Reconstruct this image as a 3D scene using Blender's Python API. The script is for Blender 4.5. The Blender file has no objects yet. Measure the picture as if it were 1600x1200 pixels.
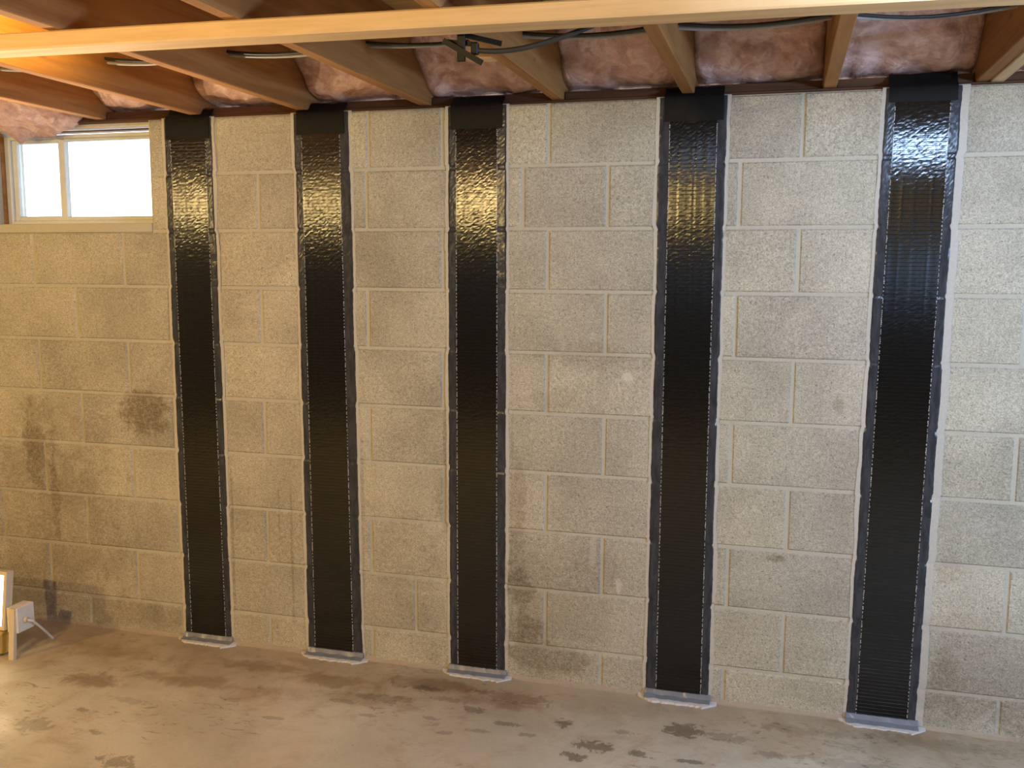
import bpy, math, random
from mathutils import Vector, Matrix, noise as mnoise

random.seed(7)
scene = bpy.context.scene
COL = scene.collection

# ------------------------------------------------------------------ camera
F_PX, YAW, PITCH, ROLL = 1497.15, 0.27379, 0.12397, 0.00405
fw = Vector((-math.sin(YAW) * math.cos(PITCH), math.cos(YAW) * math.cos(PITCH), -math.sin(PITCH)))
rt = Vector((math.cos(YAW), math.sin(YAW), 0))
up = rt.cross(fw)
r2 = rt * math.cos(ROLL) + up * math.sin(ROLL)
u2 = -rt * math.sin(ROLL) + up * math.cos(ROLL)
cam_data = bpy.data.cameras.new('camera')
cam_data.sensor_width = 36
cam_data.lens = 36 * F_PX / 1600
cam_data.clip_start = 0.02
cam = bpy.data.objects.new('camera', cam_data)
COL.objects.link(cam)
M = Matrix((r2, u2, -fw)).transposed().to_4x4()
M.translation = Vector((0, -3.0739, 1.4303))
cam.matrix_world = M
scene.camera = cam
scene.cycles.max_bounces = 6
scene.cycles.diffuse_bounces = 3

# ------------------------------------------------------------------ world, lamps, exposure
vs = scene.view_settings
vs.view_transform = 'Standard'
vs.look = 'None'
vs.gamma = 1
vs.exposure = 0.13
vs.use_curve_mapping = False

world = bpy.data.worlds.new('overcast_sky')
scene.world = world
world.use_nodes = True
wb = world.node_tree.nodes['Background']
wb.inputs['Color'].default_value = (0.86, 0.94, 1.0, 1)
wb.inputs['Strength'].default_value = 4.0

WARM = (1.0, 0.70, 0.27)
COOL = (0.45, 0.65, 1.0)


def lamp(name, loc, color, watts, radius, kind='POINT'):
    d = bpy.data.lights.new(name, kind)
    d.color = color
    d.energy = watts
    d.shadow_soft_size = radius
    o = bpy.data.objects.new(name, d)
    COL.objects.link(o)
    o.location = loc
    return o


lamp('warm_bulb', (-4.0, -3.5, 1.86), WARM, 140, 0.05)
lamp('warm_bulb', (-1.75, -3.5, 1.86), WARM, 150, 0.05)
lamp('cool_bulb', (0.55, -1.34, 1.925), COOL, 44, 0.03)
clip = lamp('bay_clip_lamp', (-1.70, -1.06, 2.10), (1.0, .68, .16), 26, 0.03, 'SPOT')
clip.data.spot_size = math.radians(78)
clip.data.spot_blend = .7
clip.rotation_euler = Vector((-.33, .17, .01)).to_track_quat('-Z', 'Y').to_euler()
lamp('cool_bulb', (2.35, -1.8, 1.40), COOL, 215, 0.15)


# ------------------------------------------------------------------ node helpers
class Mat:
    def __init__(self, name):
        self.m = bpy.data.materials.new(name)
        self.m.use_nodes = True
        self.t = self.m.node_tree
        self.b = self.t.nodes['Principled BSDF']
        self.geo = None

    def new(self, kind, **kw):
        n = self.t.nodes.new(kind)
        for k, v in kw.items():
            setattr(n, k, v)
        return n

    def link(self, a, b):
        self.t.links.new(a, b)

    def put(self, sock, v):
        if isinstance(v, (int, float)):
            sock.default_value = v
        elif isinstance(v, (tuple, list)):
            n = len(sock.default_value)
            sock.default_value = tuple(v) + (1,) * (n - len(v))
        else:
            self.link(v, sock)

    def set(self, **kw):
        for k, v in kw.items():
            self.put(self.b.inputs[k.replace('_', ' ')], v)
        return self

    def pos(self):
        if self.geo is None:
            self.geo = self.new('ShaderNodeNewGeometry')
        return self.geo.outputs['Position']

    def new_y(self):
        sep = self.new('ShaderNodeSeparateXYZ')
        self.link(self.pos(), sep.inputs[0])
        return sep.outputs['Y']

    def obj(self):
        return self.new('ShaderNodeTexCoord').outputs['Object']

    def scaled(self, vec, s):
        n = self.new('ShaderNodeMapping')
        self.link(vec, n.inputs['Vector'])
        n.inputs['Scale'].default_value = s
        return n.outputs['Vector']

    def noise(self, vec, scale, detail=3, rough=0.55, dist=0.0):
        n = self.new('ShaderNodeTexNoise')
        self.link(vec, n.inputs['Vector'])
        n.inputs['Scale'].default_value = scale
        n.inputs['Detail'].default_value = detail
        n.inputs['Roughness'].default_value = rough
        n.inputs['Distortion'].default_value = dist
        return n.outputs['Fac']

    def voronoi(self, vec, scale, feature='F1'):
        n = self.new('ShaderNodeTexVoronoi', feature=feature)
        self.link(vec, n.inputs['Vector'])
        n.inputs['Scale'].default_value = scale
        return n.outputs['Distance']

    def math(self, op, a, b=0.0, c=0.0, clamp=False):
        n = self.new('ShaderNodeMath', operation=op)
        n.use_clamp = clamp
        self.put(n.inputs[0], a)
        self.put(n.inputs[1], b)
        if op in ('MULTIPLY_ADD', 'SMOOTH_MIN', 'SMOOTH_MAX'):
            self.put(n.inputs[2], c)
        return n.outputs[0]

    def ramp(self, fac, lo, hi, a=0.0, b=1.0):
        n = self.new('ShaderNodeMapRange')
        n.interpolation_type = 'SMOOTHSTEP'
        self.put(n.inputs['Value'], fac)
        n.inputs['From Min'].default_value = lo
        n.inputs['From Max'].default_value = hi
        n.inputs['To Min'].default_value = a
        n.inputs['To Max'].default_value = b
        return n.outputs['Result']

    def mix(self, fac, a, b, mode='MIX'):
        n = self.new('ShaderNodeMix', data_type='RGBA', blend_type=mode)
        self.put(n.inputs['Factor'], fac)
        self.put(n.inputs['A'], a)
        self.put(n.inputs['B'], b)
        return n.outputs['Result']

    def bump(self, h, strength, dist, normal=None):
        n = self.new('ShaderNodeBump')
        n.inputs['Strength'].default_value = strength
        n.inputs['Distance'].default_value = dist
        self.link(h, n.inputs['Height'])
        if normal is not None:
            self.link(normal, n.inputs['Normal'])
        return n.outputs['Normal']

    def stains(self, spots, axes='XZ', wobble=1.5, nscale=13.0, soft=0.5):
        """Union of noisy-edged elliptical blots given in metres."""
        nz = self.math('MULTIPLY', self.math('SUBTRACT', self.noise(self.pos(), nscale, 5, 0.72, .6), 0.5), wobble * 1.6)
        a1 = 'XYZ'.index(axes[1])
        bins = {}
        for sp in spots:
            bins.setdefault(min((.28, .45, .62, .82), key=lambda q: abs(q - sp[4])), []).append(sp)
        out = None
        for s, group in bins.items():
            near = None
            for (x, y, rx, ry, _) in group:
                n = self.new('ShaderNodeMapping')
                self.link(self.pos(), n.inputs['Vector'])
                sc, lo = [1 / rx, 0, 0], [-x / rx, 0, 0]
                sc[a1], lo[a1] = 1 / ry, -y / ry
                n.inputs['Scale'].default_value = sc
                n.inputs['Location'].default_value = lo
                ln = self.new('ShaderNodeVectorMath', operation='LENGTH')
                self.link(n.outputs['Vector'], ln.inputs[0])
                d = ln.outputs['Value']
                near = d if near is None else self.math('MINIMUM', near, d)
            v = self.ramp(self.math('ADD', near, nz), 1.08, soft, 0.0, s)
            out = v if out is None else self.math('MAXIMUM', out, v)
        return out


WALL_STAINS = [(-2.78, .36, .42, .48, .42), (-1.28, .42, .20, .20, .25), (-.70, .30, .22, .22, .3), (.62, .2, .3, .2, .35), (-2.30, .87, .13, .10, .8), (-2.55, .80, .12, .07, .35), (-2.82, .70, .06, .20, .75), (-2.735, .52, .03, .26, .8),
               (-2.80, .40, .10, .10, .55), (-2.84, .22, .22, .09, .45), (-2.45, .08, .35, .07, .5), (-2.80, .84, .10, .08, .4),
               (-.84, .68, .035, .14, .5), (-.83, .33, .06, .12, .75), (-.80, .17, .075, .08, .8), (-.72, .08, .20, .07, .55),
               (-.84, .52, .03, .16, .5), (-1.11, .62, .05, .10, .45), (-1.25, .37, .12, .06, .35), (-1.30, .2, .22, .10, .25),
               (.52, .19, .05, .09, .55), (.60, .12, .25, .08, .5), (.74, .08, .12, .09, .65), (.52, .52, .05, .06, .25),
               (.006, .507, .035, .012, .6), (.18, 1.002, .022, .03, .5), (-1.187, .434, .022, .016, .7), (-1.26, .455, .014, .01, .6),
               (-.60, .42, .12, .08, .2), (-1.945, .45, .007, .35, .5), (-1.70, .35, .007, .3, .5), (-1.415, .45, .008, .4, .4), (-.862, .5, .009, .45, .5), (-1.102, .75, .009, .3, .4), (-1.75, .5, .006, .1, .4), (.15, .07, .12, .06, .3), (-.62, 1.14, .15, .06, .28), (-.70, .98, .10, .05, .2)]


def concrete_block_mat(name, base, dark, speck):
    m = Mat(name)
    P = m.pos()
    big = m.noise(P, 3.2, 3, .6)
    c = m.mix(m.ramp(big, .3, .72), base, dark)
    oi = m.new('ShaderNodeObjectInfo')
    c = m.mix(1.0, c, m.mix(oi.outputs['Random'], (.88, .88, .89), (1.06, 1.05, 1.03)), 'MULTIPLY')
    fine = m.noise(P, 210, 2, .7)
    c = m.mix(1.0, c, m.mix(m.ramp(fine, .28, .72), (1 - speck,) * 3, (1 + speck,) * 3), 'MULTIPLY')
    mid = m.noise(P, 75, 2, .7)
    c = m.mix(1.0, c, m.mix(m.ramp(mid, .3, .7), (.88,) * 3, (1.1,) * 3), 'MULTIPLY')
    pit = m.noise(P, 115, 1, .6)
    c = m.mix(m.ramp(pit, .66, .74, 0, .45), c, (.12, .10, .08))
    st = m.stains(WALL_STAINS)
    st = m.math('MULTIPLY', st, m.ramp(m.noise(P, 60, 4, .75), .3, .62, .35, .95))
    c = m.mix(st, c, m.mix(1.0, c, (.40, .33, .25), 'MULTIPLY'))
    # pale scuffs
    ch = m.stains([(-.475, 1.07, .022, .022, .6), (-.58, .49, .015, .07, .35), (-.49, .36, .012, .03, .4)], nscale=25)
    c = m.mix(ch, c, (.62, .58, .52))
    h = m.math('ADD', fine, m.math('MULTIPLY', m.ramp(pit, .55, .75), -1.2))
    m.set(Base_Color=c, Roughness=.95, Normal=m.bump(h, .55, .0022))
    m.b.inputs['Specular IOR Level'].default_value = .15
    return m.m


def mortar_mat(name, base):
    m = Mat(name)
    P = m.pos()
    c = m.mix(m.noise(P, 6, 4, .6), tuple(v * .86 for v in base), base)
    f = m.noise(P, 150, 3, .7)
    c = m.mix(1.0, c, m.mix(f, (.82,) * 3, (1.14,) * 3), 'MULTIPLY')
    st = m.stains(WALL_STAINS)
    c = m.mix(m.math('MULTIPLY', st, .6), c, m.mix(1.0, c, (.45, .38, .3), 'MULTIPLY'))
    m.set(Base_Color=c, Roughness=.9, Normal=m.bump(f, .4, .002))
    m.b.inputs['Specular IOR Level'].default_value = .15
    return m.m


def wood_mat(name, a, b, axis, rough=.7, knots=0.0):
    m = Mat(name)
    P = m.pos()
    s = [26, 26, 26]
    s[axis] = 1.6
    g = m.noise(m.scaled(P, s), 1.0, 5, .62, .6)
    s2 = [150, 150, 150]
    s2[axis] = 5
    g2 = m.noise(m.scaled(P, s2), 1.0, 3, .6)
    c = m.mix(m.ramp(g, .3, .7), a, b)
    c = m.mix(1.0, c, m.mix(g2, (.86,) * 3, (1.1,) * 3), 'MULTIPLY')
    if knots:
        s3 = [9, 9, 9]
        s3[axis] = 3.2
        k = m.voronoi(m.scaled(P, s3), 1.0)
        c = m.mix(m.ramp(k, .11, .04, 0, knots), c, (.10, .045, .02))
    oi = m.new('ShaderNodeObjectInfo')
    c = m.mix(1.0, c, m.mix(oi.outputs['Random'], (.88, .87, .86), (1.08, 1.08, 1.08)), 'MULTIPLY')
    m.set(Base_Color=c, Roughness=rough, Normal=m.bump(g2, .15, .001))
    m.b.inputs['Specular IOR Level'].default_value = .3
    return m.m


def plain_mat(name, col, rough=.5, metal=0.0, var=.12, nscale=40, spec=.5, bump=0.0):
    m = Mat(name)
    n = m.noise(m.obj(), nscale, 3, .6)
    c = m.mix(n, tuple(v * (1 - var) for v in col), tuple(min(1, v * (1 + var)) for v in col))
    m.set(Base_Color=c, Roughness=rough, Metallic=metal)
    m.b.inputs['Specular IOR Level'].default_value = spec
    if bump:
        m.set(Normal=m.bump(n, bump, .002))
    return m.m


def fabric_mat():
    m = Mat('carbon_fabric')
    P = m.pos()
    tow = m.noise(m.scaled(P, (420, 1, 14)), 1.0, 2, .5)
    spk = m.noise(m.scaled(P, (95, 1, 150)), 1.0, 2, .6, .8)
    c = m.mix(tow, (.003, .003, .003), (.007, .007, .0065))
    m.set(Base_Color=c, Roughness=.21, Normal=m.bump(spk, 1.0, .00010), Anisotropic=1.0)
    tg = m.new('ShaderNodeCombineXYZ')
    tg.inputs[0].default_value = 1.0
    m.link(tg.outputs[0], m.b.inputs['Tangent'])
    m.b.inputs['IOR'].default_value = 1.49
    return m.m


def resin_mat(name, col, rough):
    m = Mat(name)
    P = m.pos()
    a = m.noise(m.scaled(P, (60, 1, 14)), 1.0, 4, .65, .5)
    b = m.noise(P, 160, 3, .7)
    c = m.mix(m.ramp(a, .3, .75), tuple(v * .65 for v in col), tuple(v * 1.4 for v in col))
    c = m.mix(m.ramp(b, .66, .76, 0, .35), c, (.32, .31, .31))  # pale flecks: sparkle of the gloss painted into the resin colour
    m.set(Base_Color=c, Roughness=rough, Normal=m.bump(m.math('ADD', a, m.math('MULTIPLY', b, .5)), .2, .0010))
    m.b.inputs['Specular IOR Level'].default_value = .14
    return m.m


def insulation_mat():
    m = Mat('fiberglass')
    P = m.pos()
    a = m.noise(P, 7, 5, .62, .8)
    b = m.noise(P, 15, 4, .55, 1.4)
    f = m.noise(m.scaled(P, (60, 60, 160)), 1, 4, .7, 1.0)
    c = m.mix(m.ramp(a, .3, .7), (.44, .25, .20), (.74, .50, .44))
    c = m.mix(m.ramp(b, .42, .70, 0, .6), c, (.92, .70, .62))
    c = m.mix(m.ramp(m.noise(P, 4.2, 3, .6), .58, .72, 0, .55), c, (.30, .18, .10))
    c = m.mix(1.0, c, m.mix(m.ramp(f, .3, .7), (.93, .92, .91), (1.1, 1.09, 1.08)), 'MULTIPLY')
    m.set(Base_Color=c, Roughness=1.0, Normal=m.bump(m.math('ADD', b, m.math('MULTIPLY', f, .3)), .6, .014))
    m.b.inputs['Specular IOR Level'].default_value = .05
    return m.m


def floor_mat():
    m = Mat('stained_concrete_floor')
    P = m.pos()
    a = m.noise(P, 1.6, 6, .62, .4)
    b = m.noise(P, 7, 5, .65, .7)
    f = m.noise(P, 120, 3, .7)
    c = m.mix(m.ramp(a, .32, .68), (.43, .405, .325), (.58, .555, .465))
    c = m.mix(m.ramp(b, .52, .72, 0, .55), c, (.38, .30, .21))
    c = m.mix(m.ramp(m.noise(P, 3.1, 5, .6, .9), .52, .68, 0, .35), c, (.38, .27, .15))
    c = m.mix(1.0, c, m.mix(f, (.86,) * 3, (1.12,) * 3), 'MULTIPLY')
    rust = m.stains([(-2.25, -.43, .16, .07, .55), (-1.95, -.34, .26, .06, .45), (-1.75, -.16, .30, .05, .5), (-1.45, -.20, .22, .06, .5),
                     (-2.35, -.2, .3, .08, .35), (-1.1, -.13, .25, .06, .55), (-.85, -.2, .18, .05, .5), (-1.32, -.30, .2, .05, .35),
                     (-1.6, -.33, .16, .05, .3)], 'XY', 2.0, 11, 0.2)
    c = m.mix(rust, c, (.19, .105, .04))
    damp = m.stains([(-.615, -.278, .035, .022, .9), (-.49, -.39, .06, .032, .9), (-.245, -.215, .055, .045, .75), (-.535, -.47, .04, .025, .85),
                     (-.205, -.404, .05, .012, .8), (-.36, -.40, .03, .015, .8), (-.91, -.27, .045, .02, .6), (-1.13, -.165, .05, .02, .6),
                     (-2.118, -.625, .035, .014, .55), (-1.98, -.735, .028, .013, .5), (-1.80, -.865, .06, .035, .6), (-.80, -.15, .14, .035, .5),
                     (-.12, -.23, .07, .03, .4), (-.95, -.44, .03, .012, .5), (-1.03, -.36, .03, .012, .45), (-.70, -.38, .03, .012, .5),
                     (-1.35, -.33, .05, .015, .5), (-1.22, -.40, .04, .012, .45), (-1.02, -.22, .05, .02, .5), (-.78, -.33, .05, .015, .55), (-.42, -.28, .04, .015, .5),
                     (.02, -.30, .06, .02, .4), (-.86, -.40, .04, .012, .5), (-2.02, -.52, .07, .02, .35), (-1.7, -.42, .06, .012, .35), (-1.5, -.5, .04, .012, .4),
                     (.10, -.12, .14, .03, .3), (.5, -.1, .2, .04, .25), (.28, -.3, .2, .03, .25), (-1.22, -.27, .10, .03, .4), (-2.2, -.75, .06, .05, .4)], 'XY', 2.6, 34, .75)
    film = m.ramp(m.math('ADD', m.new_y(), m.math('MULTIPLY', m.noise(P, 4.5, 5, .7, .8), .55)), -.22, .2, 0, .62)
    c = m.mix(film, c, m.mix(1.0, c, (.60, .47, .32), 'MULTIPLY'))
    flk = m.ramp(m.noise(m.scaled(P, (14, 34, 14)), 1.0, 5, .75, 1.2), .54, .65, 0, .65)
    c = m.mix(m.math('MULTIPLY', flk, m.ramp(m.noise(P, 2.0, 4, .6), .46, .60)), c, (.16, .11, .06))
    c = m.mix(damp, c, m.mix(1.0, c, (.36, .33, .29), 'MULTIPLY'))
    spots = m.ramp(m.noise(P, 23, 3, .6, .4), .70, .76, 0, .5)
    c = m.mix(spots, c, (.13, .085, .05))
    rough = m.ramp(b, .3, .7, .42, .7)
    m.set(Base_Color=c, Roughness=rough, Normal=m.bump(m.math('ADD', m.math('MULTIPLY', b, .6), m.math('MULTIPLY', f, .15)), .35, .006))
    m.b.inputs['Specular IOR Level'].default_value = .35
    return m.m


def glass_mat():
    m = Mat('window_glass')
    tr = m.new('ShaderNodeBsdfTransparent')
    gl = m.new('ShaderNodeBsdfGlossy')
    gl.inputs['Roughness'].default_value = .03
    fr = m.new('ShaderNodeFresnel')
    fr.inputs['IOR'].default_value = 1.45
    mx = m.new('ShaderNodeMixShader')
    m.link(fr.outputs[0], mx.inputs[0])
    m.link(tr.outputs[0], mx.inputs[1])
    m.link(gl.outputs[0], mx.inputs[2])
    tr.inputs['Color'].default_value = (.93, .97, 1, 1)
    m.link(mx.outputs[0], m.t.nodes['Material Output'].inputs['Surface'])
    return m.m


def emit_mat(name, col, strength):
    m = Mat(name)
    m.set(Base_Color=(.9, .85, .7), Roughness=.3)
    m.b.inputs['Emission Color'].default_value = tuple(col) + (1,)
    m.b.inputs['Emission Strength'].default_value = strength
    return m.m


def plain_wall_mat():
    m = Mat('plain_block_wall')
    br = m.new('ShaderNodeTexBrick')
    sep = m.new('ShaderNodeSeparateXYZ')
    m.link(m.pos(), sep.inputs[0])
    cb = m.new('ShaderNodeCombineXYZ')
    m.link(m.math('ADD', sep.outputs['X'], sep.outputs['Y']), cb.inputs[0])
    m.link(sep.outputs['Z'], cb.inputs[1])
    m.link(cb.outputs[0], br.inputs['Vector'])
    br.inputs['Scale'].default_value = 1
    br.inputs['Brick Width'].default_value = .4064
    br.inputs['Row Height'].default_value = .2032
    br.inputs['Mortar Size'].default_value = .006
    br.inputs['Color1'].default_value = (.28, .26, .22, 1)
    br.inputs['Color2'].default_value = (.24, .22, .19, 1)
    br.inputs['Mortar'].default_value = (.34, .32, .28, 1)
    m.set(Base_Color=br.outputs['Color'], Roughness=.95)
    return m.m


BLOCK = concrete_block_mat('concrete_block', (.455, .43, .345), (.335, .315, .25), .24)
MORTAR = mortar_mat('mortar', (.475, .45, .37))
PRIMER = mortar_mat('primer_margin', (.50, .48, .425))
SMEAR = mortar_mat('pale_floor_smear', (.62, .61, .60))
JOIST = wood_mat('joist_wood', (.27, .115, .032), (.38, .185, .058), 1, .75, .5)
BEAM = wood_mat('fresh_pine', (.58, .37, .165), (.68, .46, .23), 0, .55, .35)
PLATE = wood_mat('sill_wood', (.075, .036, .018), (.15, .075, .036), 0, .85)
PLY = wood_mat('subfloor_plywood', (.50, .30, .12), (.62, .40, .18), 0, .7, .3)
FABRIC = fabric_mat()
THREAD = plain_mat('black_thread', (.010, .010, .0095), .36, spec=.4)
STITCH = plain_mat('pale_stitch', (.60, .59, .56), .35)
RESIN = resin_mat('dark_resin', (.040, .042, .048), .20)
FLAP = plain_mat('smooth_dark_resin', (.008, .008, .008), .6, spec=.15, var=.4)
FOOT = plain_mat('grey_resin_fillet', (.17, .19, .22), .3, var=.25)
PINK = insulation_mat()
FLOOR = floor_mat()
GLASS = glass_mat()
VINYL = plain_mat('window_vinyl', (.60, .62, .62), .45)
WHITEWOOD = plain_mat('whitewashed_wood', (.66, .60, .50), .7)
GREYCABLE = plain_mat('grey_cable', (.30, .30, .29), .4)
BLACKCABLE = plain_mat('black_cable', (.02, .02, .02), .4)
BLACKMETAL = plain_mat('black_metal', (.006, .006, .0055), .5, spec=.2)
YELLOW = plain_mat('aged_yellow_plastic', (.62, .42, .12), .45)
CREAM = plain_mat('cream_metal', (.60, .52, .40), .4)
WHITEBOX = plain_mat('white_plastic', (.68, .66, .63), .4)
LENS = emit_mat('lit_lens', (1.0, .78, .42), 14)
PLAINWALL = plain_wall_mat()


# ------------------------------------------------------------------ mesh helpers
def tag(o, label=None, cat=None, group=None, kind=None):
    for k, v in (('label', label), ('category', cat), ('group', group), ('kind', kind)):
        if v:
            o[k] = v
    return o


def mesh_obj(name, verts, faces, mat, parent=None, loc=None, smooth=False):
    me = bpy.data.meshes.new(name)
    me.from_pydata([tuple(v) for v in verts], [], faces)
    me.update()
    if smooth:
        for p in me.polygons:
            p.use_smooth = True
    me.materials.append(mat)
    o = bpy.data.objects.new(name, me)
    COL.objects.link(o)
    if loc is not None:
        o.location = loc
    if parent is not None:
        o.parent = parent
    return o


def empty(name, loc):
    o = bpy.data.objects.new(name, None)
    o.empty_display_size = .1
    COL.objects.link(o)
    o.location = loc
    return o


class MB:
    """Collects shapes in world metres; build() makes one mesh with its origin at org."""

    def __init__(self):
        self.v, self.f = [], []

    def add(self, vs, fs):
        n = len(self.v)
        self.v += [Vector(v) for v in vs]
        self.f += [tuple(i + n for i in f) for f in fs]
        return self

    def box(self, x0, x1, y0, y1, z0, z1, c=0.0):
        if c <= 0:
            vs = [(x, y, z) for x in (x0, x1) for y in (y0, y1) for z in (z0, z1)]
            fs = [(0, 1, 3, 2), (4, 6, 7, 5), (0, 4, 5, 1), (2, 3, 7, 6), (0, 2, 6, 4), (1, 5, 7, 3)]
            return self.add(vs, fs)
        # chamfered box
        vs, idx = [], {}
        X, Y, Z = (x0, x1), (y0, y1), (z0, z1)
        for i in (0, 1):
            for j in (0, 1):
                for k in (0, 1):
                    sx, sy, sz = (1, -1)[i], (1, -1)[j], (1, -1)[k]
                    for a, p in enumerate(((X[i], Y[j] + sy * c, Z[k] + sz * c), (X[i] + sx * c, Y[j], Z[k] + sz * c), (X[i] + sx * c, Y[j] + sy * c, Z[k]))):
                        idx[i, j, k, a] = len(vs)
                        vs.append(p)
        fs = []
        for i in (0, 1):
            fs.append([idx[i, 0, 0, 0], idx[i, 0, 1, 0], idx[i, 1, 1, 0], idx[i, 1, 0, 0]])
            fs.append([idx[0, i, 0, 1], idx[0, i, 1, 1], idx[1, i, 1, 1], idx[1, i, 0, 1]])
            fs.append([idx[0, 0, i, 2], idx[0, 1, i, 2], idx[1, 1, i, 2], idx[1, 0, i, 2]])
        for i in (0, 1):
            for j in (0, 1):
                fs.append([idx[i, j, 0, 0], idx[i, j, 1, 0], idx[i, j, 1, 1], idx[i, j, 0, 1]])
                fs.append([idx[i, 0, j, 0], idx[i, 1, j, 0], idx[i, 1, j, 2], idx[i, 0, j, 2]])
                fs.append([idx[0, i, j, 1], idx[1, i, j, 1], idx[1, i, j, 2], idx[0, i, j, 2]])
        for i in (0, 1):
            for j in (0, 1):
                for k in (0, 1):
                    fs.append([idx[i, j, k, 0], idx[i, j, k, 1], idx[i, j, k, 2]])
        cen = Vector(((x0 + x1) / 2, (y0 + y1) / 2, (z0 + z1) / 2))
        out = []
        for f in fs:
            p = [Vector(vs[q]) for q in f]
            n = (p[1] - p[0]).cross(p[2] - p[0])
            m = sum(p, Vector()) / len(p) - cen
            out.append(tuple(f) if n.dot(m) > 0 else tuple(reversed(f)))
        return self.add(vs, out)

    def tube(self, pts, r, seg=8):
        pts = [Vector(p) for p in pts]
        rings = []
        for i, p in enumerate(pts):
            d = (pts[min(i + 1, len(pts) - 1)] - pts[max(i - 1, 0)]).normalized()
            a = d.cross(Vector((0, 0, 1)))
            if a.length < 1e-3:
                a = d.cross(Vector((1, 0, 0)))
            a.normalize()
            b = d.cross(a)
            rr = r[i] if isinstance(r, (list, tuple)) else r
            rings.append([p + (a * math.cos(t) + b * math.sin(t)) * rr for t in [2 * math.pi * k / seg for k in range(seg)]])
        vs = [v for ring in rings for v in ring]
        fs = []
        for i in range(len(pts) - 1):
            for k in range(seg):
                k2 = (k + 1) % seg
                fs.append((i * seg + k, i * seg + k2, (i + 1) * seg + k2, (i + 1) * seg + k))
        fs.append(tuple(reversed(range(seg))))
        fs.append(tuple(range((len(pts) - 1) * seg, len(pts) * seg)))
        return self.add(vs, fs)

    def bar(self, a, b, w, t, upv=(0, 0, 1), c=0.0):
        """Rectangular bar from a to b, w across upv-side, t along upv."""
        a, b = Vector(a), Vector(b)
        d = (b - a).normalized()
        s = d.cross(Vector(upv)).normalized() * (w / 2)
        u = s.cross(d).normalized() * (t / 2)
        vs = [a - s - u, a + s - u, a + s + u, a - s + u, b - s - u, b + s - u, b + s + u, b - s + u]
        fs = [(0, 1, 2, 3), (7, 6, 5, 4), (0, 4, 5, 1), (1, 5, 6, 2), (2, 6, 7, 3), (3, 7, 4, 0)]
        return self.add(vs, fs)

    def ribbon(self, zs, cols, yback):
        """Front surface: for each z a list of (x, y) across; closed at the back at y = yback."""
        n = len(cols[0])
        vs = []
        for z, row in zip(zs, cols):
            vs += [(x, y, z) for x, y in row]
        k = len(vs)
        for z, row in zip(zs, cols):
            vs += [(row[0][0], yback, z), (row[-1][0], yback, z)]
        fs = []
        for i in range(len(zs) - 1):
            for j in range(n - 1):
                a = i * n + j
                fs.append((a, a + 1, a + 1 + n, a + n))
            l0, l1, r0, r1 = k + 2 * i, k + 2 * i + 2, k + 2 * i + 1, k + 2 * i + 3
            fs.append((l0, i * n, (i + 1) * n, l1))
            fs.append((i * n + n - 1, r0, r1, (i + 1) * n + n - 1))
            fs.append((r0, l0, l1, r1))
        fs.append(tuple([k + 1] + list(range(n - 1, -1, -1)) + [k]))
        e = (len(zs) - 1)
        fs.append(tuple([k + 2 * e] + [e * n + j for j in range(n)] + [k + 2 * e + 1]))
        return self.add(vs, fs)

    def build(self, name, mat, parent=None, org=None, smooth=False):
        if org is None:
            org = Vector((sum(v.x for v in self.v), sum(v.y for v in self.v), sum(v.z for v in self.v))) / len(self.v)
        org = Vector(org)
        po = Vector(parent.location) if parent is not None else Vector()
        if parent is not None and parent.parent is not None:
            po += Vector(parent.parent.location)
        return mesh_obj(name, [v - org for v in self.v], self.f, mat, parent, org - po, smooth)


def nz(x, y=0.0, z=0.0):
    return mnoise.noise(Vector((x, y, z)))


# ------------------------------------------------------------------ the room
FLOOR_TOP = 0.0
WALL_TOP = 1.949
JOIST_BOT, JOIST_TOP = 1.957, 2.193
XL, XR, YB = -5.4, 4.2, -9.0

# floor with gentle real unevenness
nx, ny = 160, 150
vs_, fs_ = [], []
for j in range(ny + 1):
    for i in range(nx + 1):
        x = XL + (XR - XL) * i / nx
        y = YB + (0.02 - YB) * j / ny
        vs_.append((x, y, .003 * nz(x * 1.3, y * 1.3) + .0012 * nz(x * 6, y * 6, 3)))
for j in range(ny):
    for i in range(nx):
        a = j * (nx + 1) + i
        fs_.append((a, a + 1, a + nx + 2, a + nx + 1))
fl = mesh_obj('floor', vs_, fs_, FLOOR, smooth=True)
tag(fl, 'stained bare concrete basement floor below the block wall', 'floor', kind='structure')

o = MB().box(XL - .2, XR + .2, YB - .2, .45, JOIST_TOP, JOIST_TOP + .02).build('ceiling', PLY)
tag(o, 'plywood subfloor showing between the joists overhead', 'ceiling', kind='structure')
for nm, bx in (('wall_left', (XL - .2, XL, YB - .2, .45, -.02, JOIST_TOP)), ('wall_right', (XR, XR + .2, YB - .2, .45, -.02, JOIST_TOP)),
               ('wall_front', (XL - .2, XR + .2, YB - .2, YB, -.02, JOIST_TOP))):
    tag(MB().box(*bx).build(nm, PLAINWALL), 'plain grey block wall closing off the basement on ' + {'wall_left': 'the window side', 'wall_right': 'the far side from the window', 'wall_front': 'the camera side'}[nm], 'wall', kind='structure')

# back wall: mortar core with window opening, blocks as children
WX0, WX1, WZ0 = -2.965, -2.240, 1.5466
COURSE = .2032
J = [WALL_TOP] + [1.953 - r * COURSE for r in range(1, 10)] + [-.02]
core = MB()
MY = .0038
core.box(XL, XR, MY, .19, -.03, WZ0 - .004)
core.box(XL, WX0 - .001, MY, .19, WZ0 - .004, WALL_TOP - .004)
core.box(WX1 + .001, XR, MY, .19, WZ0 - .004, WALL_TOP - .004)
wall = core.build('wall_back', MORTAR, org=(0, 0, 0))
tag(wall, 'unpainted concrete block wall carrying five black vertical strips', 'wall', kind='structure')

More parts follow.
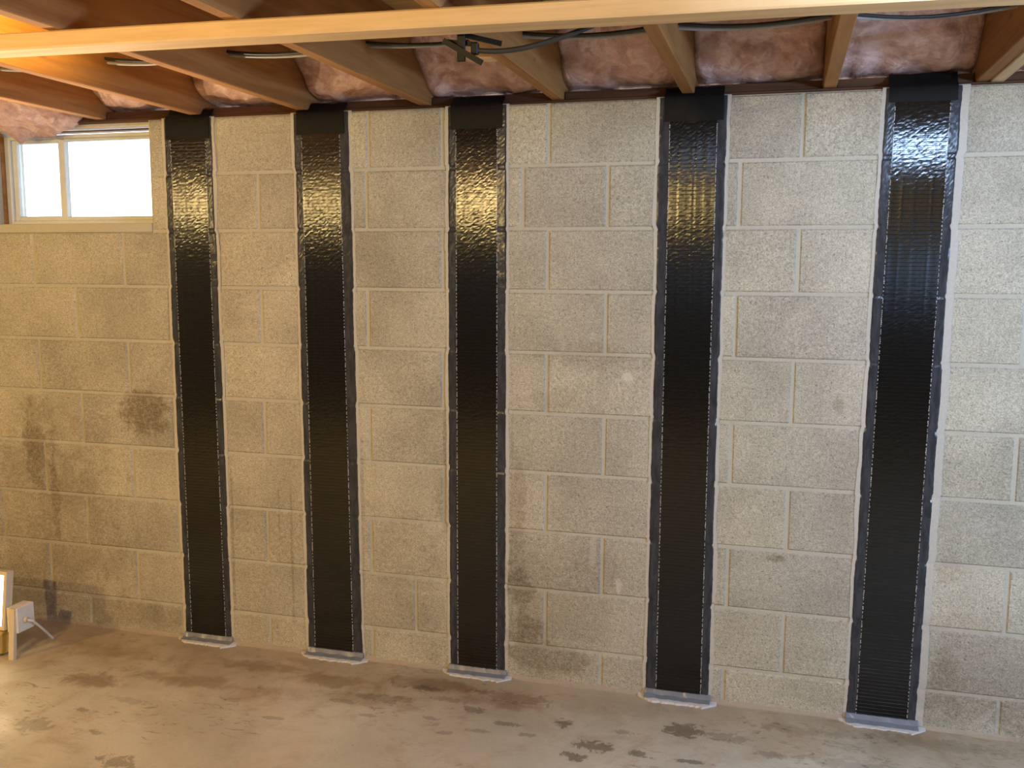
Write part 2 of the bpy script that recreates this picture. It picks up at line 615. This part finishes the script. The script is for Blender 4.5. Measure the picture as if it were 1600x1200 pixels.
EVEN = [XL, -5.21, -4.805, -4.395, -3.99, -3.585, -3.18, -2.774, -2.368, -1.965, -1.55, -1.108, -.744, -.338, .040, .45, .86, 1.266, 1.672, 2.08, 2.485, 2.89, 3.297, 3.70, XR]
ODD = [XL, -5.02, -4.61, -4.205, -3.80, -3.395, -2.99, -2.588, -2.18, -1.80, -1.385, -.975, -.549, -.14, .265, .68, 1.088, 1.494, 1.9, 2.306, 2.71, 3.12, 3.52, 3.93, XR]


def block(x0, x1, z0, z1):
    g = .0052
    y = random.uniform(-.0012, .0006)
    x0, x1, z0, z1 = x0 + g, x1 - g, z0 + g, z1 - g
    c, d = .0045, .0042
    j = lambda s: random.uniform(-s, s)
    dy = [j(.0008) for _ in range(4)]
    x0 += j(.0012); x1 += j(.0012); z0 += j(.0008); z1 += j(.0008)
    cx, cz = (x0 + x1) / 2, (z0 + z1) / 2
    hx, hz = (x1 - x0) / 2, (z1 - z0) / 2
    vs = [(-hx + c, y + dy[0], -hz + c), (hx - c, y + dy[1], -hz + c), (hx - c, y + dy[2], hz - c), (-hx + c, y + dy[3], hz - c),
          (-hx, y + d, -hz), (hx, y + d, -hz), (hx, y + d, hz), (-hx, y + d, hz),
          (-hx, .18, -hz), (hx, .18, -hz), (hx, .18, hz), (-hx, .18, hz)]
    fs = [(0, 1, 2, 3), (4, 5, 1, 0), (5, 6, 2, 1), (6, 7, 3, 2), (7, 4, 0, 3),
          (8, 9, 5, 4), (9, 10, 6, 5), (10, 11, 7, 6), (11, 8, 4, 7), (11, 10, 9, 8)]
    mesh_obj('concrete_block', vs, fs, BLOCK, wall, (cx, 0, cz))


for r in range(10):
    js = list(EVEN if r % 2 == 0 else ODD)
    if r == 0:
        js = sorted(js + [-1.375])
    if r == 1:
        js = sorted(js + [-.83])
    if r == 8:
        js[js.index(-1.108)] = -1.215
    z1, z0 = J[r], J[r + 1]
    if r < 2:
        js = sorted([x for x in js if not (WX0 - .08 < x < WX1 + .08)] + [WX0, WX1])
    for a, b in zip(js[:-1], js[1:]):
        if r < 2 and a >= WX0 - .01 and b <= WX1 + .01:
            continue
        block(a, b, z0, z1)

# crumbly mortar bead where wall meets floor
STRIP_X = [(-2.168, -1.965), (-1.640, -1.430), (-1.088, -.884), (-.393, -.184), (.244, .460)]
bead = MB()
xs = [XL + i * .018 for i in range(int((XR - XL) / .018))]
vs_, fs_ = [], []
for x in xs:
    h = .012 + .010 * abs(nz(x * 9)) + .008 * max(0, nz(x * 2.3, 4))
    w = .010 + .016 * abs(nz(x * 7, 2)) + .012 * max(0, nz(x * 2.1, 9))
    vs_ += [(x, .004, -.01), (x, .004, h), (x, -.35 * w, h * .55 + .002 * nz(x * 40)), (x, -w, .003), (x, -w - .002, -.01)]
for i in range(len(xs) - 1):
    for k in range(4):
        a = i * 5 + k
        fs_.append((a, a + 5, a + 6, a + 1))
o = mesh_obj('trim_1', vs_, fs_, mortar_mat('crumbly_mortar', (.40, .34, .26)))
tag(o, 'crumbly tan mortar bead along the foot of the block wall', 'trim', kind='structure')

# ------------------------------------------------------------------ window
win = empty('window_1', (WX0, .10, 1.577))
tag(win, 'small high basement window with pale vinyl frame', 'window', kind='structure')
MB().box(WX0, WX1, -.001, .19, WZ0 - .003, 1.577, .002).build('window_sill', MORTAR, win)
fy0, fy1 = .085, .135
fr0, fr1, fz0, fz1 = WX0 + .004, WX1 - .003, 1.577, 1.918
MB().box(fr0, fr0 + .026, fy0, fy1, fz0, fz1, .003).build('jamb_member', VINYL, win)
MB().box(fr1 - .026, fr1, fy0, fy1, fz0, fz1, .003).build('jamb_member', VINYL, win)
MB().box(fr0 + .026, fr1 - .026, fy0, fy1, fz0, fz0 + .016, .003).build('bottom_rail', VINYL, win)
MB().box(fr0 + .026, fr1 - .026, fy0, fy1, fz1 - .014, fz1, .003).build('top_rail', VINYL, win)
sash = MB()
sx0, sx1, sz0, sz1 = fr0 + .026, -2.690, fz0 + .016, fz1 - .014
sash.box(sx0, sx0 + .022, fy0 + .012, fy1 - .012, sz0, sz1, .002)
sash.box(sx1 - .028, sx1, fy0 + .012, fy1 - .012, sz0, sz1, .002)
sash.box(sx0 + .022, sx1 - .028, fy0 + .012, fy1 - .012, sz0, sz0 + .018, .002)
sash.box(sx0 + .022, sx1 - .028, fy0 + .012, fy1 - .012, sz1 - .014, sz1, .002)
s_ = sash.build('sliding_sash', VINYL, win)
MB().box(sx0 + .02, sx1 - .026, fy0 + .024, fy0 + .028, sz0 + .016, sz1 - .012).build('pane', GLASS, s_)
fx = MB()
fx.box(sx1, fr1 - .026, fy0 + .012, fy1 - .012, sz0, sz0 + .015, .002)
fx.box(sx1, fr1 - .026, fy0 + .012, fy1 - .012, sz1 - .010, sz1, .002)
s_ = fx.build('fixed_sash', VINYL, win)
MB().box(sx1, fr1 - .024, fy0 + .030, fy0 + .034, sz0 + .012, sz1 - .008).build('pane', GLASS, s_)
MB().box(WX0, WX0 + .005, .070, .086, 1.577, 1.93, .001).build('wood_shim', JOIST, win)
MB().box(WX0, WX1, .06, .12, 1.936, 1.951, .002).build('header_board', WHITEWOOD, win)

# ------------------------------------------------------------------ black reinforcement strips
# (fabric left at top/bottom, fabric right at top/bottom, resin extra left/right)
STRIPS = [((-2.144, -2.134), (-2.002, -1.986), .026, .024),
          ((-1.622, -1.612), (-1.479, -1.460), .027, .035),
          ((-1.058, -1.056), (-.916, -.914), .029, .030),
          ((-.356, -.358), (-.212, -.212), .033, .026),
          ((.296, .273), (.445, .423), .027, .026)]
STRIP_LABELS = ['narrow-looking black fabric strip on the block wall, closest to the window',
                'black fabric strip on the block wall, second from the window',
                'black fabric strip on the block wall, the middle one of five',
                'black fabric strip on the block wall, fourth from the window',
                'black fabric strip with a blue-white glare near its top, farthest from the window']
PITCH_W = .0116
for si, ((lt, lb), (rt_, rb), el, er) in enumerate(STRIPS):
    fl_ = lambda z: lb + (lt - lb) * z / 1.9
    fr_ = lambda z: rb + (rt_ - rb) * z / 1.9
    cx = (lb + rb) / 2
    root = empty('reinforcement_strip', (cx, 0, 0))
    tag(root, STRIP_LABELS[si], 'wall strip', 'black vertical strips on the block wall')
    zs = [.004 + i * .0122 for i in range(160)]
    zs = [z for z in zs if z < WALL_TOP - .002] + [WALL_TOP - .001]
    per = [(random.uniform(-.002, .003), random.uniform(-.002, .003)) for _ in range(12)]

    def course(z):
        for r_ in range(10):
            if z >= J[r_ + 1]:
                return r_
        return 9

    def jd(z):
        return min(abs(z - q) for q in J[1:10])

    def edge(z, side):
        k = course(z)
        e = (el if side == 0 else er) + per[k][side] + .0018 * nz(z * 14, si * 3.1, side * 5) + .0012 * nz(z * 70, si, side)
        if jd(z) < .009:
            e -= .0022
        return max(e, .010)
    # pale primer margin under the resin
    rows = []
    for z in zs:
        xl = fl_(z) - edge(z, 0) - .009 - .008 * abs(nz(z * 3.5, si, 7)) - .002 * nz(z * 40, si, 2)
        xr = fr_(z) + edge(z, 1) + .009 + .008 * abs(nz(z * 3.2, si, 11)) + .002 * nz(z * 40, si, 4)
        if si == 4:
            xr += .012
        y = -.0016 if jd(z) > .006 else -.0002
        rows.append([(xl, y), (xr, y)])
    MB().ribbon(zs, rows, .0035).build('primer_margin', PRIMER, root, org=(cx, 0, 0))
    # resin bed, brushed on unevenly
    rows = []
    zr = [.004 + k * PITCH_W * .6 for k in range(int((WALL_TOP - .006) / (PITCH_W * .6)) + 1)]
    for z in zr:
        xl, xr = fl_(z) - edge(z, 0), fr_(z) + edge(z, 1)
        k = .0016 if jd(z) < .006 else 0
        w = lambda s_: random.uniform(-s_, s_)
        y = -.0040 + k + .0005 * nz(z * 35, si)
        ye = -.0022 + k * .8
        a_, b_ = fl_(z) - .0015, fr_(z) + .0015
        row = [(xl, ye)]
        for t in (.16, .38, .60, .82, 1.0):
            row.append((xl + (a_ - xl) * t, y + w(.00016)))
        for t in (1.0, .82, .60, .38, .16):
            row.append((xr + (b_ - xr) * t, y + w(.00016)))
        row.append((xr, ye))
        rows.append(row)
    MB().ribbon(zr, rows, -.0010).build('resin_bed', RESIN, root, org=(cx, 0, 0))
    # fabric: uneven vertical tows, each crossing of tow and stitch slightly tilted
    ncol = 23
    zf = [.004 + k * PITCH_W / 2 for k in range(int((WALL_TOP - .008) / (PITCH_W / 2)) + 1)]
    tow_y = [random.uniform(-.00032, .00032) for _ in range(ncol)]
    rows = []
    for z in zf:
        row = []
        for q in range(ncol):
            t = q / (ncol - 1)
            y = -.0056
            if 0 < q < ncol - 1:
                y += tow_y[q] * (1 + .5 * nz(z * 3, q * 7.7, si)) + random.uniform(-.00009, .00009)
            row.append((fl_(z) + (fr_(z) - fl_(z)) * t, y))
        rows.append(row)
    MB().ribbon(zf, rows, -.0030).build('fabric', FABRIC, root, org=(cx, 0, 0))
    # weft threads: too fine to pick apart
    th = MB()
    z = .026
    ztop = 1.868 if si != 4 else 1.90
    while z < ztop:
        a, b = fl_(z) + .002, fr_(z) - .002
        vs_, fs_ = [], []
        n = 8
        for q in range(n + 1):
            x = a + (b - a) * q / n
            dz = .0007 * nz(x * 60, z * 40, si)
            vs_ += [(x, -.0055, z - .0008 + dz), (x, -.0063 - .0003 * nz(x * 90, z * 50), z + dz), (x, -.0055, z + .0008 + dz)]
        for q in range(n):
            for t in (0, 1):
                i0 = q * 3 + t
                fs_.append((i0, i0 + 3, i0 + 4, i0 + 1))
        th.add(vs_, fs_)
        z += PITCH_W
    o = th.build('weft_threads', THREAD, root, org=(cx, 0, 0))
    o['kind'] = 'stuff'
    for side in (0, 1):
        st = MB()
        z = .022
        while z < ztop:
            x = (fl_(z) if side == 0 else fr_(z)) + random.uniform(-.0006, .0006)
            w, h = random.uniform(.0010, .0019), random.uniform(.0020, .0044)
            st.add([(x - w, -.0055, z), (x, -.0055, z - h), (x + w, -.0055, z), (x, -.0055, z + h), (x, -.0070, z)],
                   [(0, 1, 4), (1, 2, 4), (2, 3, 4), (3, 0, 4)])
            z += PITCH_W * .5 if random.random() < .55 else PITCH_W
        o = st.build('edge_stitching', STITCH, root, org=(cx, 0, 0))
        o['kind'] = 'stuff'
    # smooth band over the top, folded back on to the sill
    zt = ztop + .004
    a0, b0 = fl_(1.9) - .018, fr_(1.9) + .018
    fl2 = MB()
    lift = .030 if si != 4 else .040
    prof = [(zt, -.0062), (zt + .012, -.0072), (WALL_TOP - .006, -.0075), (WALL_TOP + .004, -.004), (WALL_TOP + .012, .012), (WALL_TOP + lift, .026)]
    n = 10
    vs_, fs_ = [], []
    for (z, y) in prof:
        for q in range(n + 1):
            t = q / n
            x = a0 + (b0 - a0) * t
            e = .006 * nz(t * 5, si, 3) if z > WALL_TOP + .01 else .001 * nz(t * 6, z * 50)
            vs_.append((x, y, z + e))
    m0 = len(vs_)
    for (z, y) in prof:
        for q in range(n + 1):
            t = q / n
            x = a0 + (b0 - a0) * t
            vs_.append((x, y + .003, z + (.006 * nz(t * 5, si, 3) if z > WALL_TOP + .01 else 0)))
    for p in range(len(prof) - 1):
        for q in range(n):
            i0 = p * (n + 1) + q
            fs_.append((i0, i0 + 1, i0 + n + 2, i0 + n + 1))
            fs_.append((m0 + i0, m0 + i0 + n + 1, m0 + i0 + n + 2, m0 + i0 + 1))
    fl2.add(vs_, fs_).build('top_flap', FLAP, root, org=(cx, 0, 0), smooth=True)
    # resin fillet at the floor with a pale smear around it
    xl, xr = fl_(0) - el - .004, fr_(0) + er + .006
    n = 24
    vs_, fs_ = [], []
    for q in range(n + 1):
        t = q / n
        x = xl + (xr - xl) * t
        k = .75 + .35 * nz(t * 6, si, 9)
        vs_ += [(x, -.002, .026), (x, -.0075, .024 + .003 * nz(t * 20, si)), (x, -.015, .012 * k + .003), (x, -.034 - .005 * nz(t * 9, si, 5), .0075), (x, -.037 - .006 * nz(t * 9, si, 5), -.006), (x, -.002, -.006)]
    for q in range(n):
        for p in range(5):
            i0 = q * 6 + p
            fs_.append((i0, i0 + 6, i0 + 7, i0 + 1))
        i0 = q * 6
        fs_.append((i0 + 5, i0 + 11, i0 + 6, i0))
    fs_ += [tuple(range(5, -1, -1)), tuple(range(n * 6, n * 6 + 6))]
    MB().add(vs_, fs_).build('floor_fillet', FOOT, root, org=(cx, 0, 0))
    n = 40
    vs_, fs_ = [], []
    for q in range(n + 1):
        t = q / n
        x = xl - .022 + (xr - xl + .044) * t
        ends = min(1, 6 * t, 6 * (1 - t))
        w = (.046 + .014 * abs(nz(t * 7, si, 21)) + .010 * (t > .8) + .006 * nz(t * 30, si)) * (.35 + .65 * ends)
        vs_ += [(x, -.001, .0060), (x, -w, .0052), (x, -w - .002, -.004), (x, -.001, -.004)]
    for q in range(n):
        for p in range(3):
            i0 = q * 4 + p
            fs_.append((i0, i0 + 4, i0 + 5, i0 + 1))
    fs_ += [(3, 2, 1, 0), (n * 4, n * 4 + 1, n * 4 + 2, n * 4 + 3)]
    MB().add(vs_, fs_).build('floor_smear', SMEAR, root, org=(cx, 0, 0))

# ------------------------------------------------------------------ ceiling framing
JX = [-2.460, -2.045, -1.620, -1.175, -.720, -.304, .113, .530]
JL = ['dark wooden joist crossing above the basement window',
      'wooden joist landing on the strip closest to the window',
      'wooden joist landing on the second strip from the window',
      'wooden joist between the second and middle strips, black knot on its side',
      'wooden joist just past the middle strip, small wood cleat on its side',
      'wooden joist landing on the fourth strip from the window',
      'pale joist seen nearly end-on between the fourth strip and the glare strip',
      'wooden joist with a second board nailed to it, beyond the glare strip']


def joist(x, label, group=None, y0=-8.8, extra=False):
    root = empty('floor_joist', (x, .2, JOIST_BOT))
    tag(root, label, 'joist', group or 'floor joists overhead')
    MB().box(x - .019, x + .019, y0, .235, JOIST_BOT, JOIST_TOP - .001, .0025).build('board', JOIST, root)
    if extra:
        MB().box(x + .0192, x + .056, y0, .235, JOIST_BOT - .004, JOIST_TOP - .02, .0025).build('sister_board', BEAM2, root)
    return root


BEAM2 = wood_mat('pale_joist_wood', (.52, .35, .18), (.62, .44, .25), 1, .7, .3)
for i, x in enumerate(JX):
    joist(x, JL[i], extra=(i == 7))
for x in (-5.31, -4.91, -4.51, -4.10, -3.69, -3.28, -2.87, .96, 1.37, 1.78, 2.19, 2.60, 3.01, 3.42, 3.83):
    joist(x, 'wooden floor joist farther along the wall out of view', 'joists out of view')

# sill plate on top of the wall
o = MB().box(XL, XR, .020, .17, WALL_TOP - .001, WALL_TOP + .007).build('trim_2', PLATE)
tag(o, 'brown wooden sill plate lying along the top of the block wall', 'trim', kind='structure')
o = MB().box(XL - .2, XR + .2, .24, .28, WALL_TOP, JOIST_TOP).build('trim_3', PLATE)
tag(o, 'dark rim board closing the joist bays behind the insulation', 'trim', kind='structure')

# blocking board between joists, just above the sill, and the fiberglass batts
bays = list(zip(JX[:-1], JX[1:])) + [(-2.87, -2.46), (.549, .96)]
BL = ['pink fiberglass batt in the bay beside the window, joint above first strip', 'pink fiberglass batt between the first and second strips',
      'torn tan and pink fiberglass batt right above the second strip', 'pink fiberglass batt above the middle strip',
      'fluffy pink fiberglass batt between the middle and fourth strips', 'brownish pink fiberglass batt between fourth strip and pale joist',
      'smooth pink fiberglass batt above the glare strip', 'loose pink fiberglass sagging over the window corner', 'shadowed fiberglass batt beyond the doubled joist']
LEAN = [.17, .16, .17, .22, .13, .12, .16, .12, .12]
for bi, (xa, xb) in enumerate(bays):
    x0, x1 = xa + .020, xb - .020
    if abs(xa - .549) < .001:
        x0 = .590
    if bi >= 7:
        pass
    bl = MB().box(x0 + .001, x1 - .001, .030, .060, WALL_TOP + .008, WALL_TOP + .034, .002)
    o = bl.build('blocking', PLATE)
    tag(o, ['brown blocking strip above the window, beside the first strip', 'brown blocking strip between first and second strips on the wall top',
            'brown blocking strip between the second strip and the middle bay', 'brown blocking strip behind the top of the middle strip',
            'brown blocking strip between middle and fourth strips on the wall top', 'brown blocking strip between fourth strip and the pale joist',
            'brown blocking strip behind the top of the glare strip', 'brown blocking strip above the window corner', 'brown blocking strip beyond the doubled joist'][bi],
        'blocking', 'blocking strips between joists')
    n, mrows = 26, 22
    vs_, fs_ = [], []
    zb, zt = WALL_TOP + .044, JOIST_TOP - .004
    sag = bi == 7
    for j in range(mrows + 1):
        t = j / mrows
        for i in range(n + 1):
            s = i / n
            x = x0 + (x1 - x0) * s
            edge_ = min(1, 5 * s, 5 * (1 - s), 1)
            z = zb + (zt - zb) * t
            y = .050 - LEAN[bi] * 1.25 * (t ** .8) - .02 * edge_ + .05 * max(0, 1 - t / .14) ** 2
            y -= .030 * nz(x * 7, z * 9, bi) + .020 * nz(x * 17, z * 20, bi + 5) + .007 * nz(x * 50, z * 55, bi)
            if sag:
                w = math.cos(math.pi / 2 * min(1, abs(s - .28) / .6)) ** .7
                y -= .10 * w * math.sin(math.pi * min(1, t * 1.2)) + .03
                z -= .095 * w * (1 - t) * (1 + .45 * nz(x * 14, 3.7) + .2 * nz(x * 35, 1))
            else:
                z += (1 - t) * (.020 * nz(x * 11, bi * 3.3) + .010 * nz(x * 33, bi))
            vs_.append((x, min(y, .11 if not sag else .02), z))
    m0 = len(vs_)
    for j in range(mrows + 1):
        t = j / mrows
        for i in range(n + 1):
            vs_.append((x0 + (x1 - x0) * i / n, .225, zb + .01 + (zt - zb - .01) * t))
    W = n + 1
    for j in range(mrows):
        for i in range(n):
            a = j * W + i
            fs_.append((a, a + 1, a + W + 1, a + W))
            fs_.append((m0 + a, m0 + a + W, m0 + a + W + 1, m0 + a + 1))
    for i in range(n):
        fs_.append((m0 + i, m0 + i + 1, i + 1, i))
        e = mrows * W
        fs_.append((e + i, e + i + 1, m0 + e + i + 1, m0 + e + i))
    for j in range(mrows):
        fs_.append((j * W, j * W + W, m0 + j * W + W, m0 + j * W))
        fs_.append((j * W + n, m0 + j * W + n, m0 + j * W + W + n, j * W + W + n))
    o = mesh_obj('insulation_batt', vs_, fs_, PINK, smooth=True)
    tag(o, BL[bi], 'insulation', 'fiberglass batts between the joists')

# new board running across under the joists
b = MB()
yf = lambda x: -1.104 + .0453 * x
vs_ = []
for x in (XL, XR):
    y0, y1 = yf(x), yf(x) + .078
    c = .004
    prof = [(y0, 1.918 + c), (y0, 1.9565 - c), (y0 + c, 1.9565), (y1 - c, 1.9565), (y1, 1.9565 - c), (y1, 1.918 + c), (y1 - c, 1.918), (y0 + c, 1.918)]
    vs_ += [(x, y, z) for y, z in prof]
fs_ = [(k, (k + 1) % 8, 8 + (k + 1) % 8, 8 + k) for k in range(8)] + [tuple(range(7, -1, -1)), tuple(range(8, 16))]
o = b.add(vs_, fs_).build('support_board', BEAM, org=(0, yf(0), 1.9565))
tag(o, 'fresh pale pine board running across beneath all the joists', 'beam')

# small cleat on the joist past the middle strip
o = MB().box(-.800, -.7395, -.640, -.590, JOIST_BOT + .001, JOIST_BOT + .045, .002).build('wood_cleat', BEAM)
tag(o, 'small wood cleat nailed to a joist behind the black hook', 'cleat')


# cables threaded through the joists
def cable(name, mat, label, dy, dz, sag, r, xa, xb, seed):
    pts = []
    allx = [-2.87] + JX + [.96]
    for a, bb in zip(allx[:-1], allx[1:]):
        for q in range(8):
            t = q / 8
            x = a + (bb - a) * t
            s = sag * (1 + .5 * nz(a * 3, seed))
            if xa <= x <= xb:
                pts.append((x, -.475 + dy + .012 * nz(x * 2, seed), 2.045 + dz + .006 * nz(x * 1.7, seed + 4) - s * 4 * t * (1 - t)))
    o = MB().tube(pts, r, 8).build(name, mat, smooth=True)
    tag(o, label, 'cable', 'cables threaded through the joists')


cable('electric_cable', GREYCABLE, 'grey electric cable threaded through the joists', 0, 0, .014, .0048, -2.87, .9, 1)
cable('electric_cable', BLACKCABLE, 'black electric cable threaded through the joists alongside the grey one', -.013, .0080, .019, .0046, -2.3, .9, 5)

# black hook under the board with a thick cable resting in it
hk = empty('cable_hook', (-.685, -1.062, 1.918))
tag(hk, 'black metal cable hook screwed behind the pine board near the cleat', 'hook')
HY = -1.040
MB().box(-.697, -.679, HY - .003, HY + .003, 1.866, 1.925, .001).build('hanger', BLACKMETAL, hk)
MB().bar((-.726, HY - .006, 1.910), (-.640, HY - .006, 1.860), .010, .012, (0, 0, 1)).build('arm', BLACKMETAL, hk)
MB().bar((-.722, HY + .010, 1.911), (-.655, HY + .010, 1.902), .010, .009, (0, 0, 1)).build('arm', BLACKMETAL, hk)
MB().box(-.668, -.652, HY + .002, HY + .016, 1.880, 1.905, .002).build('clip', BLACKMETAL, hk)
MB().bar((-.684, HY + .004, 1.922), (-.606, HY + .03, 1.905), .008, .010).build('brace', BLACKMETAL, hk)
pts = []
for q in range(21):
    t = q / 20
    x = -.668 + .27 * t
    z = 1.891 - .014 * math.sin(math.pi * min(1, t * 1.6) * .6) * (1 - t) + .045 * t * t
    pts.append((x, HY + .008 + .03 * t, z))
o = MB().tube(pts, .0058, 8).build('hanging_cable', BLACKCABLE, smooth=True)
tag(o, 'thick black cable sagging from the hook up behind the pine board', 'cable')

# ------------------------------------------------------------------ work light on the floor
wl = empty('work_light', (-2.76, -.33, 0))
tag(wl, 'lit yellow and cream work light standing on the floor below the window', 'work light')
# yellow rounded lower body (lathed half drum lying along x)
vs_, fs_ = [], []
segs = 14
for x in (-2.93, -2.90, -2.715, -2.69):
    k = .82 if x in (-2.93, -2.69) else 1.0
    for q in range(segs):
        a = 2 * math.pi * q / segs
        vs_.append((x, -.335 + .052 * k * math.cos(a), .052 + .050 * k * math.sin(a)))
for i in range(3):
    for q in range(segs):
        q2 = (q + 1) % segs
        fs_.append((i * segs + q, i * segs + q2, (i + 1) * segs + q2, (i + 1) * segs + q))
fs_ += [tuple(range(segs)), tuple(reversed(range(3 * segs, 4 * segs)))]
MB().add(vs_, fs_).build('housing', YELLOW, wl, smooth=False)
# reflector head with the lit lens, tipped up and away from the wall
head = MB()
A = Vector((-2.792, -.350, .118))
tilt = math.radians(8)
ax = Vector((1, 0, 0)); n_ = Vector((0, -math.cos(tilt), math.sin(tilt))); u_ = Vector((0, math.sin(tilt), math.cos(tilt)))


def hp(a, bb, c):
    return A + ax * a + u_ * bb + n_ * c


H = .20
def slab(mb, a0, a1, b0, b1, c0, c1):
    vs = [hp(a, q, c) for a in (a0, a1) for q in (b0, b1) for c in (c0, c1)]
    mb.add(vs, [(0, 1, 3, 2), (4, 6, 7, 5), (0, 4, 5, 1), (2, 3, 7, 6), (0, 2, 6, 4), (1, 5, 7, 3)])


fv = [hp(a, q, -.018) for a, q in ((-.125, -.012), (.125, -.012), (.125, H), (-.125, H))] + [hp(a, q, -.07) for a, q in ((-.07, .03), (.07, .03), (.07, H - .05), (-.07, H - .05))]
head.add(fv, [(0, 1, 2, 3), (7, 6, 5, 4), (0, 4, 5, 1), (1, 5, 6, 2), (2, 6, 7, 3), (3, 7, 4, 0)])
slab(head, -.125, -.112, -.012, H, -.02, .012)
slab(head, .112, .125, -.012, H, -.02, .012)
slab(head, -.112, .112, -.012, .002, -.02, .012)
slab(head, -.112, .112, H - .014, H, -.02, .012)
head.build('reflector_head', CREAM, wl)
ln = MB()
slab(ln, -.111, .111, .003, H - .015, -.004, .004)
ln.build('lens', LENS, wl)
MB().bar((-2.640, -.362, .001), (-2.634, -.350, .190), .022, .014, (0, 1, 0)).build('bracket_arm', CREAM, wl)
MB().bar((-2.940, -.362, .001), (-2.946, -.350, .190), .022, .014, (0, 1, 0)).build('bracket_arm', CREAM, wl)
jb = MB().box(-2.665, -2.617, -.352, -.268, .096, .190, .003).build('junction_box', WHITEBOX, wl)
MB().tube([(-2.617, -.318, .140), (-2.606, -.316, .138)], .011, 10).build('cable_gland', CREAM, jb)
MB().tube([(-2.607, -.316, .138), (-2.598, -.30, .130), (-2.612, -.235, .070), (-2.633, -.168, .008)], .0045, 8).build('cord_stub', WHITEBOX, wl)
sp = bpy.data.lights.new('work_light_beam', 'SPOT')
sp.energy = 310
sp.color = (1.0, .80, .56)
sp.spot_size = math.radians(72)
sp.spot_blend = .9
sp.shadow_soft_size = .05
so = bpy.data.objects.new('work_light_beam', sp)
COL.objects.link(so)
so.location = hp(0, H - .02, .03)
so.rotation_euler = (Vector((-2.15, -1.0, 2.19)) - so.location).to_track_quat('-Z', 'Y').to_euler()
